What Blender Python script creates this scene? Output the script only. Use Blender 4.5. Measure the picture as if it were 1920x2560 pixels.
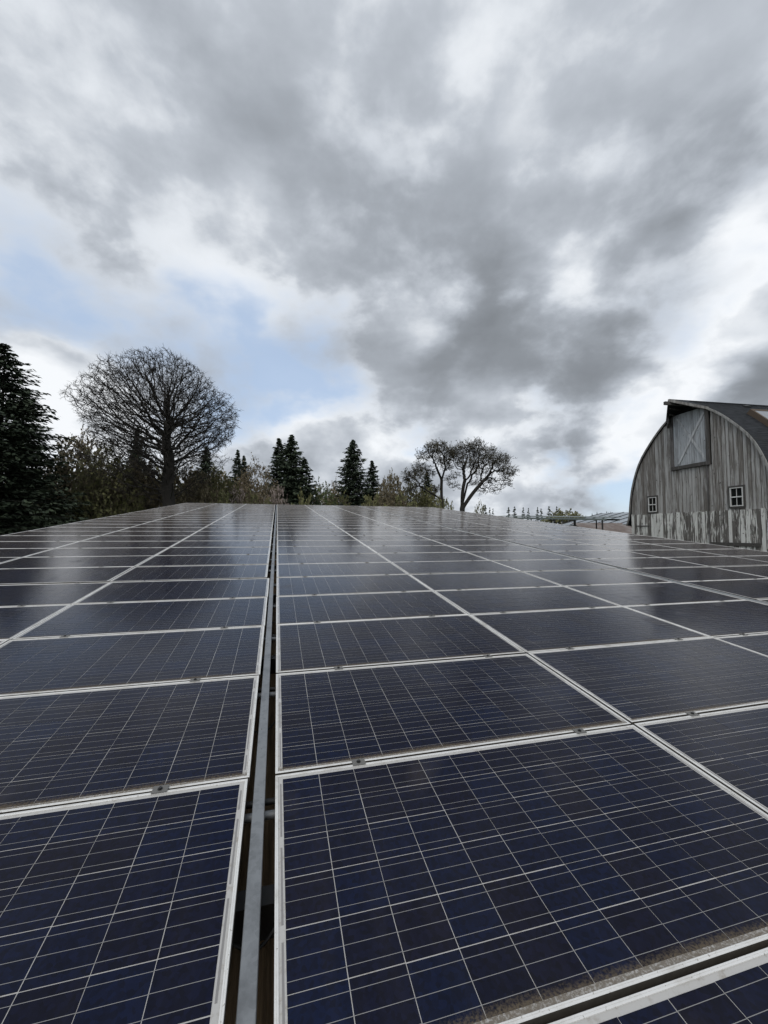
import bpy, bmesh, math, random
from mathutils import Matrix, Vector, kdtree, noise
R = math.radians
for o in list(bpy.data.objects): bpy.data.objects.remove(o)
SC = bpy.context.scene
COL = SC.collection

# ------------------------------------------------------------------ camera
F = 1025.15                       # focal length in pixels of the 1920 wide photograph
PITCH = R(2.7); EYE = Vector((0, 0, 4.6))
cd = bpy.data.cameras.new('camera'); cam = bpy.data.objects.new('camera', cd); COL.objects.link(cam)
cd.sensor_fit = 'HORIZONTAL'; cd.sensor_width = 36; cd.lens = 36*F/1920
cd.clip_start = 0.02; cd.clip_end = 6000
cam.location = EYE; cam.rotation_euler = (R(90)+PITCH, 0, 0)
SC.camera = cam
SC.render.resolution_x = 768; SC.render.resolution_y = 1024

def ray(px, py):
    """world direction seen at a pixel of the photograph (unit depth along the lens axis)"""
    x, z = (px-960)/F, (1280-py)/F
    c, s = math.cos(PITCH), math.sin(PITCH)
    return Vector((x, c-z*s, s+z*c))
def at(px, py, depth): return EYE + ray(px, py)*depth

# ------------------------------------------------------------------ node helpers
class NT:
    def __init__(s, nt): s.nt = nt; s.L = nt.links
    def n(s, t, **k):
        a = s.nt.nodes.new(t)
        for q, v in k.items(): setattr(a, q, v)
        return a
    def put(s, sock, v):
        if isinstance(v, bpy.types.NodeSocket): s.L.new(v, sock)
        elif v is not None: sock.default_value = v
    def m(s, op, a, b=None, c=None, clamp=False):
        q = s.n('ShaderNodeMath', operation=op); q.use_clamp = clamp
        s.put(q.inputs[0], a); s.put(q.inputs[1], b)
        if c is not None: s.put(q.inputs[2], c)
        return q.outputs[0]
    def v(s, op, a, b=None, scale=None):
        q = s.n('ShaderNodeVectorMath', operation=op); s.put(q.inputs[0], a)
        if b is not None: s.put(q.inputs[1], b)
        if scale is not None: s.put(q.inputs['Scale'], scale)
        return q.outputs['Value'] if op in ('DOT_PRODUCT', 'LENGTH', 'DISTANCE') else q.outputs[0]
    def noise(s, vec, scale, detail=4, rough=.55, dist=0, color=False):
        q = s.n('ShaderNodeTexNoise'); s.put(q.inputs['Vector'], vec); q.inputs['Scale'].default_value = scale
        q.inputs['Detail'].default_value = detail; q.inputs['Roughness'].default_value = rough; q.inputs['Distortion'].default_value = dist
        return q.outputs['Color'] if color else q.outputs['Fac']
    def mr(s, x, a, b, c=0., d=1., smooth=True):
        q = s.n('ShaderNodeMapRange'); q.interpolation_type = 'SMOOTHSTEP' if smooth else 'LINEAR'
        s.put(q.inputs[0], x)
        for i, w in enumerate((a, b, c, d)): s.put(q.inputs[1+i], w)
        return q.outputs[0]
    def mix(s, f, a, b, mode='MIX'):
        q = s.n('ShaderNodeMix', data_type='RGBA', blend_type=mode); s.put(q.inputs[0], f)
        for i, w in ((6, a), (7, b)):
            if isinstance(w, (tuple, list)) and len(w) == 3: w = (*w, 1)
            s.put(q.inputs[i], w)
        return q.outputs[2]
    def ramp(s, f, stops):
        q = s.n('ShaderNodeValToRGB'); s.put(q.inputs[0], f); e = q.color_ramp.elements
        while len(e) < len(stops): e.new(.5)
        for el, (p, c) in zip(e, stops): el.position = p; el.color = (*c, 1)
        return q.outputs[0]

# ------------------------------------------------------------------ sky
SUN_EL, SUN_AZ = R(50), R(192)    # sun behind thin cloud at the camera's back (azimuth from +Y towards +X)
W = bpy.data.worlds.new('World'); SC.world = W; W.use_nodes = True
W.node_tree.nodes.clear(); T = NT(W.node_tree)
sky = T.n('ShaderNodeTexSky', sky_type='NISHITA'); sky.sun_disc = False
sky.sun_elevation = SUN_EL; sky.sun_rotation = SUN_AZ; sky.altitude = 100; sky.air_density = 1; sky.dust_density = .3; sky.ozone_density = 1
gen = T.n('ShaderNodeTexCoord').outputs['Generated']
sep = T.n('ShaderNodeSeparateXYZ'); T.put(sep.inputs[0], gen)
# cloud-deck coordinates: clouds get flatter and smaller towards the horizon
zz = T.m('ADD', T.m('MAXIMUM', sep.outputs[2], 0.0), 0.5)
cq = T.n('ShaderNodeCombineXYZ'); T.put(cq.inputs[0], T.m('DIVIDE', sep.outputs[0], zz)); T.put(cq.inputs[1], T.m('DIVIDE', sep.outputs[1], zz)); T.put(cq.inputs[2], T.m('MULTIPLY', sep.outputs[2], 1.8))
Q = cq.outputs[0]
nz = T.v('SUBTRACT', T.noise(Q, 3.1, 5, .55, color=True), (.5, .5, .5))
dw = T.v('ADD', gen, T.v('SCALE', nz, scale=.17))
def blobs(lst, start):
    acc = start
    for (x, y, r, a) in lst:
        d = ray(x*1.1573, y*1.1573).normalized()
        dist = T.v('DISTANCE', dw, tuple(d))
        d2 = ray(x*1.1573, (y+r)*1.1573).normalized(); rr = (d-d2).length      # angular radius of the cloud or gap
        acc = T.m('ADD', acc, T.mr(dist, rr*1.5, 0, 0, a))
    return acc
# shade field: 0 = brilliant thin cloud, 1 = dark thick base   (x, y, radius, amount)
SH = [(740,420,220,.10),(900,490,220,.10),(600,280,150,.05),(1040,590,150,.18),(1130,720,170,.18),(1270,830,140,.18),(1225,960,60,.14),
      (980,740,110,.22),(1400,400,170,.12),(1620,390,130,.22),(380,100,160,.08),(1540,640,90,.14),(1640,810,80,.4),(1290,1045,100,.14),(1080,1010,120,-.14),(1340,1000,90,-.10),(60,830,90,-.25),
      (250,450,110,.12),(40,430,130,.12),(1430,620,130,.12),(1000,950,120,.10),(1380,740,110,.14),
      (1250,565,80,-.30),(1145,265,80,-.16),(535,400,80,-.16),(1620,520,90,-.34),(985,630,70,-.28),(560,640,150,-.13),(1600,690,110,-.34),
      (1050,850,90,-.28),(1390,915,80,-.22),(60,960,150,-.14),(300,980,150,-.16),(640,930,130,-.10),(860,930,120,-.12),(895,715,60,-.3),(140,840,110,-.55),(110,270,180,-.10),(1480,950,110,-.14),(1330,965,70,-.16),
      (1050,130,110,-.10),(1500,130,130,-.08),(1470,850,80,-.2),(330,560,120,-.07)]
gs = T.v('ADD', T.v('MULTIPLY', gen, (1.0, 1.0, 1.45)), T.v('SCALE', nz, scale=.05))
fb = T.noise(Q, 1.9, 5, .5, .15)
fb2 = T.noise(gs, 4.8, 8, .52, 0)      # billows
fb3 = T.noise(gs, 12.0, 5, .55, 0)
low = T.mr(sep.outputs[2], .85, .12, .24, .62)                            # crisper billows low in the sky
puff = T.m('MULTIPLY', T.m('ADD', T.m('SUBTRACT', T.mr(fb2, .28, .72), .5), T.m('MULTIPLY', T.m('SUBTRACT', fb3, .5), .48)), low)
puff = T.m('MULTIPLY', puff, .72)
shade = blobs(SH, .445)
shade = T.m('ADD', shade, T.m('ADD', T.m('MULTIPLY', T.m('SUBTRACT', fb, .5), .40), puff))
# gap field: where blue shows
GP = [(40,640,150,.50),(240,690,150,.38),(400,640,70,.36),(620,780,170,.66),(730,835,130,.5),(480,850,150,.6),(900,860,90,.55),(1190,985,38,.5),
      (1385,1085,90,.8),(90,765,110,.45),(1250,1095,70,.5),(330,750,120,.4),
      (140,850,105,-1.2),(870,740,90,-.4),(700,960,130,-.5)]
gap = blobs(GP, 0.0)
gap = T.m('ADD', gap, T.m('ADD', T.m('MULTIPLY', T.m('SUBTRACT', fb, .5), -.7), T.m('MULTIPLY', puff, -2.1)))
blue = T.m('MULTIPLY', T.mr(gap, .12, .92), .9)
shade = T.m('SUBTRACT', shade, T.m('MULTIPLY', T.mr(gap, -.05, .3), .14))
cloud = T.ramp(shade, [(.05,(.86,.885,.915)),(.25,(.69,.725,.77)),(.42,(.485,.522,.575)),(.58,(.355,.386,.43)),(.76,(.25,.272,.302)),(1.,(.19,.206,.228))])
cl10 = T.v('SCALE', cloud, scale=10.0)
skyb = T.v('ADD', T.v('SCALE', sky.outputs[0], scale=.35), (3.3, 4.2, 5.6))
bg = T.n('ShaderNodeBackground'); T.put(bg.inputs[0], T.mix(blue, cl10, skyb)); bg.inputs[1].default_value = .1
wo = T.n('ShaderNodeOutputWorld'); T.L.new(bg.outputs[0], wo.inputs[0])

# ------------------------------------------------------------------ sun, exposure
sd = bpy.data.lights.new('sun', 'SUN'); sd.energy = 1.0; sd.angle = R(25); sd.color = (1, .96, .9)
sun = bpy.data.objects.new('sun', sd); COL.objects.link(sun)
sdir = Vector((math.sin(SUN_AZ)*math.cos(SUN_EL), math.cos(SUN_AZ)*math.cos(SUN_EL), math.sin(SUN_EL)))
sun.rotation_euler = sdir.to_track_quat('Z', 'Y').to_euler(); sun.location = (30, 40, 60)
cy = SC.cycles; cy.max_bounces = 5; cy.diffuse_bounces = 3; cy.glossy_bounces = 3; cy.transmission_bounces = 2; cy.transparent_max_bounces = 6
cy.caustics_reflective = False; cy.caustics_refractive = False; cy.use_adaptive_sampling = True; cy.adaptive_threshold = .02; cy.use_denoising = True
W.cycles.sampling_method = 'MANUAL'; W.cycles.sample_map_resolution = 256
vs = SC.view_settings; vs.view_transform = 'Standard'; vs.look = 'None'; vs.exposure = .12; vs.gamma = 1; vs.use_curve_mapping = False

# ------------------------------------------------------------------ object helpers
def link(o, parent=None):
    COL.objects.link(o)
    if parent is not None: o.parent = parent
    return o
def empty(name, label, cat, group=None, mat=None):
    o = link(bpy.data.objects.new(name, None)); o.empty_display_size = .1
    o['label'] = label; o['category'] = cat
    if group: o['group'] = group
    if mat is not None: o.matrix_basis = mat
    return o
class MB:
    """collects vertices and faces of one mesh"""
    def __init__(s): s.V = []; s.Fc = []; s.M = []; s.sm = []
    def quad(s, a, b, c, d, mi=0): s.poly([a, b, c, d], mi)
    def poly(s, pts, mi=0):
        n = len(s.V); s.V += [tuple(p) for p in pts]; s.Fc.append(tuple(range(n, n+len(pts)))); s.M.append(mi)
    def box(s, x0, x1, y0, y1, z0, z1, mi=0, bottom=True):
        n = len(s.V)
        s.V += [(x0,y0,z0),(x1,y0,z0),(x1,y1,z0),(x0,y1,z0),(x0,y0,z1),(x1,y0,z1),(x1,y1,z1),(x0,y1,z1)]
        f = [(4,5,6,7),(0,1,5,4),(1,2,6,5),(2,3,7,6),(3,0,4,7)] + ([(3,2,1,0)] if bottom else [])
        for q in f: s.Fc.append(tuple(n+i for i in q)); s.M.append(mi)
    def bar(s, a, b, w, h, up=(0,0,1), mi=0):
        """rectangular bar from a to b, w across, h along up"""
        a, b = Vector(a), Vector(b); d = (b-a).normalized(); x = d.cross(Vector(up)).normalized(); u = x.cross(d)
        n = len(s.V)
        for p in (a, b):
            for i, j in ((-1,-1),(1,-1),(1,1),(-1,1)): s.V.append(tuple(p + x*(i*w/2) + u*(j*h/2)))
        for q in ((3,2,1,0),(4,5,6,7),(0,1,5,4),(1,2,6,5),(2,3,7,6),(3,0,4,7)): s.Fc.append(tuple(n+i for i in q)); s.M.append(mi)
    def tube(s, a, b, r0, r1, sides=6, caps=False, mi=0):
        a, b = Vector(a), Vector(b); d = b-a
        if d.length < 1e-6: return
        d.normalize(); x = d.orthogonal().normalized(); y = d.cross(x); n = len(s.V)
        cs = [(math.cos(2*math.pi*k/sides), math.sin(2*math.pi*k/sides)) for k in range(sides)]
        for p, r in ((a, r0), (b, r1)):
            for c, q in cs: s.V.append(tuple(p + x*(c*r) + y*(q*r)))
        for k in range(sides):
            k2 = (k+1) % sides; s.Fc.append((n+k, n+k2, n+sides+k2, n+sides+k)); s.M.append(mi)
        if caps:
            s.Fc.append(tuple(n+sides-1-k for k in range(sides))); s.M.append(mi)
            s.Fc.append(tuple(n+sides+k for k in range(sides))); s.M.append(mi)
    def prism(s, pts, vec, mi=0):
        """closed polygon pts extruded by vec"""
        vec = Vector(vec); k = len(pts); n = len(s.V)
        s.V += [tuple(p) for p in pts] + [tuple(Vector(p)+vec) for p in pts]
        s.Fc.append(tuple(n+i for i in range(k))); s.M.append(mi)
        s.Fc.append(tuple(n+2*k-1-i for i in range(k))); s.M.append(mi)
        for i in range(k):
            j = (i+1) % k; s.Fc.append((n+j, n+i, n+k+i, n+k+j)); s.M.append(mi)
    def mesh(s, name, mats, smooth=False):
        me = bpy.data.meshes.new(name); me.from_pydata(s.V, [], s.Fc)
        for m in (mats if isinstance(mats, (list, tuple)) else [mats]): me.materials.append(m)
        if any(s.M): me.polygons.foreach_set('material_index', s.M)
        if smooth: me.polygons.foreach_set('use_smooth', [True]*len(me.polygons))
        me.update(); return me
    def obj(s, name, mats, parent=None, smooth=False):
        return link(bpy.data.objects.new(name, s.mesh(name, mats, smooth)), parent)

def mat(name, build=None, color=(.5,.5,.5), rough=.6, **k):
    m = bpy.data.materials.new(name); m.use_nodes = True; t = NT(m.node_tree)
    b = m.node_tree.nodes['Principled BSDF']; b.inputs['Base Color'].default_value = (*color, 1); b.inputs['Roughness'].default_value = rough
    for q, v in k.items(): b.inputs[q.replace('_', ' ')].default_value = v
    if build: build(t, b)
    return m
def bump(t, b, h, strength=.3, dist=.01):
    q = t.n('ShaderNodeBump'); q.inputs['Strength'].default_value = strength; q.inputs['Distance'].default_value = dist
    t.put(q.inputs['Height'], h); t.L.new(q.outputs[0], b.inputs['Normal'])
def objco(t): return t.n('ShaderNodeTexCoord').outputs['Object']
def pos(t): return t.n('ShaderNodeNewGeometry').outputs['Position']
def orand(t): return t.n('ShaderNodeObjectInfo').outputs['Random']

# ------------------------------------------------------------------ array frame (plane of the solar roof)
K = 1.01493
def rx(a): return Matrix.Rotation(a, 4, 'X')
def ry(a): return Matrix.Rotation(a, 4, 'Y')
def rz(a): return Matrix.Rotation(a, 4, 'Z')
ARR = Matrix.Translation(EYE) @ rx(PITCH) @ ry(.0287) @ rx(.0542) @ rz(.2562) @ Matrix.Translation(-Vector((-.009,-1.7875,1.2577))*K)
PD, PW = 1.02, 1.9544                 # row and column pitch
LY, LX = 1.004, 1.9475                 # panel depth and width
AU = (ARR.to_3x3() @ Vector((1,0,0))); AV = (ARR.to_3x3() @ Vector((0,1,0))); AO = ARR.translation
def arr_uv(t):
    p = t.v('SUBTRACT', pos(t), tuple(AO))
    u, v = t.v('DOT_PRODUCT', p, tuple(AU)), t.v('DOT_PRODUCT', p, tuple(AV))
    c = t.n('ShaderNodeCombineXYZ'); t.put(c.inputs[0], u); t.put(c.inputs[1], v)
    return u, v, c.outputs[0]
def grime(t):
    """mossy dirt gathered along the lower edge of every panel, and a faint overall film"""
    u, v, uv = arr_uv(t)
    fr = t.m('MULTIPLY', t.m('FRACT', t.m('DIVIDE', v, PD)), PD)
    wob = t.noise(uv, 2.2, 1, .6); fine = t.noise(uv, 130, 2, .7)
    lim = t.m('ADD', .022, t.m('ADD', t.m('MULTIPLY', wob, .05), t.m('MULTIPLY', t.m('SUBTRACT', fine, .5), .05)))
    g = t.mr(fr, t.m('ADD', lim, .014), t.m('SUBTRACT', lim, .022))
    g = t.m('MULTIPLY', g, t.mr(fine, .3, .55, .35, .9))
    st = t.n('ShaderNodeMapping'); st.inputs['Scale'].default_value = (9, .8, 1); t.put(st.inputs[0], uv)
    film = t.m('MULTIPLY', t.mr(t.noise(uv, .55, 2, .6), .35, .8), t.mr(t.noise(st.outputs[0], 1.0, 3, .65), .3, .8))
    spot = t.mr(wob, .64, .8, 0, .05)
    return g, t.m('ADD', t.m('ADD', t.m('MULTIPLY', film, .024), .006), spot), uv
def glassy(t, b, base):
    g, f, uv = grime(t)
    c = t.mix(f, base, (.36, .31, .26)); c = t.mix(g, c, (.13, .105, .075)); t.put(b.inputs['Base Color'], c)
    b.inputs['Coat IOR'].default_value = 1.21
    t.put(b.inputs['Coat Weight'], t.m('SUBTRACT', 1, g)); 
    t.put(b.inputs['Coat Roughness'], t.mr(f, .006, .030, .15, .23))
    b.inputs['Sheen Weight'].default_value = .55; b.inputs['Sheen Roughness'].default_value = .15; b.inputs['Sheen Tint'].default_value = (.84,.68,.52,1)
def cell_b(t, b):
    at_ = t.n('ShaderNodeAttribute', attribute_name='tint', attribute_type='GEOMETRY').outputs['Fac']
    r = t.m('FRACT', t.m('ADD', at_, t.m('MULTIPLY', orand(t), 7.31)))
    base = t.ramp(r, [(0,(.0022,.0054,.0215)),(.35,(.0032,.0048,.017)),(.6,(.0039,.0045,.0142)),(.8,(.0020,.0060,.0245)),(1,(.0031,.0044,.0152))])
    vo = t.n('ShaderNodeTexVoronoi'); vo.inputs['Scale'].default_value = 75; t.put(vo.inputs['Vector'], arr_uv(t)[2]); sv = t.n('ShaderNodeSeparateColor'); t.put(sv.inputs[0], vo.outputs['Color'])
    base = t.v('SCALE', base, scale=t.mr(sv.outputs[0], 0, 1, .7, 1.45, False))      # crystal grains
    glassy(t, b, base); b.inputs['Roughness'].default_value = .6; b.inputs['Specular IOR Level'].default_value = 0.0
M_CELL = mat('polycrystalline_cell', cell_b)
M_BUS = mat('silver_busbar', lambda t, b: glassy(t, b, t.mix(.0, (.25,.246,.242), (0,0,0))), rough=.45)
M_BACK = mat('white_backsheet', lambda t, b: glassy(t, b, t.mix(t.mr(t.noise(pos(t), 30, 4, .7), .5, .75), (.50,.49,.47), (.34,.31,.27))), rough=.6)
M_RIB = mat('grey_ribbon', lambda t, b: glassy(t, b, t.mix(.0, (.25,.24,.235), (0,0,0))), rough=.5)
def frame_b(t, b):
    u, v, uv = arr_uv(t)
    c = t.mix(t.mr(t.noise(uv, 6, 6, .7), .45, .75), (.78,.775,.755), (.56,.54,.50))
    c = t.mix(t.mr(t.noise(uv, 90, 3, .7), .62, .72), c, (.22,.19,.15))
    t.put(b.inputs['Base Color'], c); b.inputs['Metallic'].default_value = .12
    bump(t, b, t.noise(uv, 160, 3), .15, .002)
M_FRAME = mat('anodised_aluminium', frame_b, rough=.48)
M_SIDE = mat('grimy_shaded_frame_side', lambda t, b: t.put(b.inputs['Base Color'], t.mix(t.noise(pos(t), 40, 4, .7), (.035,.03,.024), (.10,.09,.075))), rough=.85)  # dirt plus the darkness of the panel gaps, painted as one colour
def galv_b(t, b):
    p = pos(t)
    v = t.n('ShaderNodeTexVoronoi'); v.inputs['Scale'].default_value = 55; t.put(v.inputs['Vector'], p)
    c = t.mix(t.v('LENGTH', v.outputs['Color']), (.20,.21,.218), (.275,.287,.297))
    c = t.mix(t.mr(t.noise(p, 5, 6, .7), .45, .75), c, (.16,.168,.174))
    c = t.mix(t.mr(t.noise(p, 23, 3, .6), .70, .74), c, (.05,.04,.035))
    t.put(b.inputs['Base Color'], c); b.inputs['Metallic'].default_value = .55
M_GALV = mat('galvanised_steel', galv_b, rough=.5)
M_CLAMP = mat('dull_clamp_metal', color=(.17,.165,.155), rough=.55, Metallic=.3)
M_DARK = mat('dark_steel', color=(.05,.05,.05), rough=.5, Metallic=.6)
M_CABLE = mat('black_cable', color=(.012,.012,.012), rough=.5)
def wood_b(t, b):
    u, v, uv = arr_uv(t)
    st = t.n('ShaderNodeMapping'); st.inputs['Scale'].default_value = (30, 1.4, 1); t.put(st.inputs[0], uv)
    c = t.ramp(t.noise(st.outputs[0], 1.3, 6, .7), [(.25,(.05,.036,.022)),(.5,(.19,.13,.072)),(.75,(.34,.25,.15))])
    t.put(b.inputs['Base Color'], c); bump(t, b, t.noise(st.outputs[0], 3, 5), .5, .01)
M_WOOD = mat('stained_brown_wood', wood_b, rough=.85)
M_POST = mat('weathered_post_wood', color=(.12,.09,.065), rough=.9)

# ------------------------------------------------------------------ solar panels
NCX, NCY = 12, 6
CPX, CPY = .1572, .1585; MX, MY = (LX-NCX*CPX)/2, (LY-NCY*CPY)/2; CX, CY = .1548, .1552
ZL = -.0035                            # laminate a little below the frame lip
def cell_geo(mb, x, y):
    mb.box(x, x+CX, y, y+CY, ZL, ZL+.0010, 0, bottom=False)
    for k in (1/6, .5, 5/6):
        yy = y + CY*k
        mb.quad((x-.0008,yy-.0008,ZL+.0014),(x+CX+.0008,yy-.0008,ZL+.0014),(x+CX+.0008,yy+.0008,ZL+.0014),(x-.0008,yy+.0008,ZL+.0014), 1)
def cpos(i, j): return MX + i*CPX + (CPX-CX)/2, MY + j*CPY + (CPY-CY)/2
mb = MB(); cell_geo(mb, 0, 0); ME_CELL = mb.mesh('cell', [M_CELL, M_BUS])
at1 = ME_CELL.attributes.new('tint', 'FLOAT', 'FACE'); at1.data.foreach_set('value', [.3]*len(ME_CELL.polygons))
mb = MB(); tv = []; rng = random.Random(5)
for i in range(NCX):
    for j in range(NCY):
        n0 = len(mb.Fc); cell_geo(mb, *cpos(i, j)); tv += [rng.random()]*(len(mb.Fc)-n0)
ME_CELLS = mb.mesh('cells', [M_CELL, M_BUS]); at2 = ME_CELLS.attributes.new('tint', 'FLOAT', 'FACE'); at2.data.foreach_set('value', tv)
mb = MB(); mb.box(.010, LX-.010, .010, LY-.010, ZL-.006, ZL); ME_LAM = mb.mesh('laminate', M_BACK)
def frame_mesh():
    mb = MB(); lip, h = .0115, .040
    def ring(i0, z0, i1, z1):
        P0 = [(i0,i0,z0),(LX-i0,i0,z0),(LX-i0,LY-i0,z0),(i0,LY-i0,z0)]; P1 = [(i1,i1,z1),(LX-i1,i1,z1),(LX-i1,LY-i1,z1),(i1,LY-i1,z1)]
        for k in range(4): mb.quad(P0[k], P0[(k+1)%4], P1[(k+1)%4], P1[k])
    prof = [(.001,-h),(0,-h+.001),(0,-.0012),(.0012,0),(.0052,0),(.0056,-.0012),(.0066,-.0012),(.0070,0),(lip-.001,0),(lip,-.0008),(lip,ZL-.001)]
    for a, b in zip(prof, prof[1:]): ring(a[0], a[1], b[0], b[1])
    mb.M = [1 if k < 8 else 0 for k in range(len(mb.M))]      # outer sides take the dark colour of grime and painted gap shade
    ring(.03, -h, .001, -h)            # bottom flange
    return mb.mesh('frame', [M_FRAME, M_SIDE])
ME_FRAME = frame_mesh()
def rib_mesh(x0, x1, y0, y1):
    mb = MB(); mb.box(x0, x1, y0, y1, ZL, ZL+.0008, bottom=False); return mb.mesh('ribbon', M_RIB)
hgt = NCY*CPY
RIBS = [rib_mesh(.0195, .0255, MY+a*hgt, MY+b*hgt) for a, b in ((.02,.30),(.35,.63),(.68,.97))] + \
       [rib_mesh(LX-.0255, LX-.0195, MY+a*hgt, MY+b*hgt) for a, b in ((.03,.14),(.19,.47),(.52,.80),(.85,.96))]
mb = MB(); mb.box(-.03, .03, -.0065, .0065, -.01, .0008); mb.box(-.03, .03, -.021, .021, .0009, .0038); ME_CLAMP = mb.mesh('clamp', M_CLAMP)
mb = MB(); mb.tube((0,0,.0035),(0,0,.011), .0068, .0068, 6, True); mb.tube((0,0,.0036),(0,0,.0052), .0105, .0105, 12, True); ME_BOLT = mb.mesh('bolt', M_DARK)
ORD = 'first second third fourth fifth sixth seventh eighth ninth tenth eleventh twelfth thirteenth fourteenth fifteenth sixteenth seventeenth eighteenth nineteenth twentieth twenty-first twenty-second twenty-third twenty-fourth twenty-fifth twenty-sixth twenty-seventh twenty-eighth twenty-ninth thirtieth thirty-first'.split()
NROW = 28
def col_x(c, r):
    """left edge of a column; c = -3..-1 left of the central rail, 0..5 right of it"""
    if c < 0:
        g = .119 - .030*(r+2)/6 if r < 4 else .128
        return -g + (c+1)*PW - LX
    return c*PW + (.1395 if c >= 3 else 0) + .002
CI = cam.matrix_basis.inverted() if False else None
def to_px(p):
    q = rx(-PITCH).to_3x3() @ (p-EYE)
    return (960+F*q.x/q.y, 1280-F*q.z/q.y) if q.y > .05 else None
def visible(M):
    pts = [to_px(M @ Vector((LX*i/6, LY*j/4, 0))) for i in range(7) for j in range(5)]
    return any(p and -5 < p[0] < 1925 and p[1] < 2565 for p in pts)
rng = random.Random(11)
PLACES = []
for c in range(-3, 6):
    k = 0
    for r in range(-2, NROW):
        x, y = col_x(c, r), r*PD + .008 + (.010 if r >= 4 else 0)
        J = Matrix.Translation((x+rng.uniform(-.002,.002), y+rng.uniform(-.002,.002), rng.uniform(-.002,.002)+(.004 if r >= 4 else 0)))
        J = J @ rz(rng.uniform(-.0006,.0006)) @ rx(rng.gauss(0,.0016)) @ ry(rng.gauss(0,.0012))
        M = ARR @ J
        if not visible(M): continue
        PLACES.append((c, r, k, M)); k += 1
for c, r, k, M in PLACES:
    side = f'{ORD[c]} column right' if c >= 0 else f'{ORD[-c-1]} column left'
    p = empty('solar_panel', f'solar panel, {ORD[k]} from the front in the {side} of the central rail', 'solar panel', 'solar panels on the shed roof', M)
    link(bpy.data.objects.new('frame', ME_FRAME), p); link(bpy.data.objects.new('laminate', ME_LAM), p)
    near = r <= 2 or (r == 3 and c in (-1, 0))
    if near:
        for i in range(NCX):
            for j in range(NCY):
                o = link(bpy.data.objects.new('cell', ME_CELL), p); x, y = cpos(i, j)
                o.location = (x + rng.uniform(-.0004,.0004), y + rng.uniform(-.0007,.0007), 0)
    else:
        o = link(bpy.data.objects.new('cells', ME_CELLS), p); o['kind'] = 'stuff'
    if r <= 9:
        for me in (RIBS if r <= 5 else []): link(bpy.data.objects.new('ribbon', me), p)
    for fx in (.2, .8):
        o = link(bpy.data.objects.new('clamp', ME_CLAMP), p); o.location = (LX*fx + rng.uniform(-.05,.05), LY+.008, 0)
        b = link(bpy.data.objects.new('bolt', ME_BOLT), o)

# ------------------------------------------------------------------ steel rails in the two gaps, pipes and cables below
Y0, Y1 = -2.6, NROW*PD+.05
def rail(name, label, x0a, x0b, w, ztop, bolts):
    e = empty(name, label, 'rail', None, ARR)
    mb = MB(); a, b = Vector((x0a,Y0,ztop)), Vector((x0b,Y1,ztop)); n = Vector((w,0,0))
    # folded channel: top web and two flanges
    prof = [(0,-.06),(0,-.002),(.002,0),(w-.002,0),(w,-.002),(w,-.06),(w-.003,-.06),(w-.003,-.004),(.003,-.004),(.003,-.06)]
    mb.prism([(a.x+px, Y0, ztop+pz) for px, pz in prof], b-a); mb.obj('channel', M_GALV, e)
    bm_ = MB(); bm_.tube((0,0,0),(0,0,.009), .008, .008, 6, True); me = bm_.mesh('bolt', M_DARK)
    for yb in bolts:
        o = link(bpy.data.objects.new('bolt', me), e); o.location = (x0a+(x0b-x0a)*(yb-Y0)/(Y1-Y0)+w/2, yb, ztop)
rail('steel_rail', 'long galvanised steel rail in the dark gap between the central panel columns', -.089, -.062, .047, -.012, [5.2, 9.3, 13.4, 17.5, 21.6, 25.7])
rail('steel_rail', 'bluish galvanised steel rail filling the gap right of the third panel column', 3*PW+.030, 3*PW+.030, .080, -.004, [3.2, 4.2, 6.3, 8.4, 10.5, 14.6, 18.7, 22.8])
NAMEW = ['nearest'] + ORD[1:]
for i in range(-2, 9):
    y = i*PD
    e = empty('steel_pipe', f'dark steel pipe pair crossing under the central rail, {NAMEW[i+2]} from the camera', 'pipe', 'pipes under the panel gap', ARR @ Matrix.Translation((-.06, y-.05, -.085)))
    for dy, rr in ((0, .013), (-.075, .017)):
        mb = MB(); mb.tube((-.35,dy,0),(.35,dy,0), rr, rr, 10, True); mb.obj('pipe', M_GALV if dy else M_DARK, e, True)
rng = random.Random(3)
for i, y0 in enumerate((-1.35, -.62, .55, 1.5, 2.4)):
    mb = MB(); pts = []
    for k in range(13):
        s = k/12; pts.append(Vector((-.17+.22*s, y0+.10*s+.03*math.sin(s*6+i), -.07-.05*math.sin(math.pi*s)-.01*i%.03)))
    for a, b in zip(pts, pts[1:]): mb.tube(a, b, .005, .005, 6)
    o = mb.obj('black_cable', M_CABLE); o.matrix_basis = ARR; o['label'] = f'thin black cable sagging in the central gap, {NAMEW[i]} from the camera'; o['category'] = 'cable'; o['group'] = 'cables in the panel gap'

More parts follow.
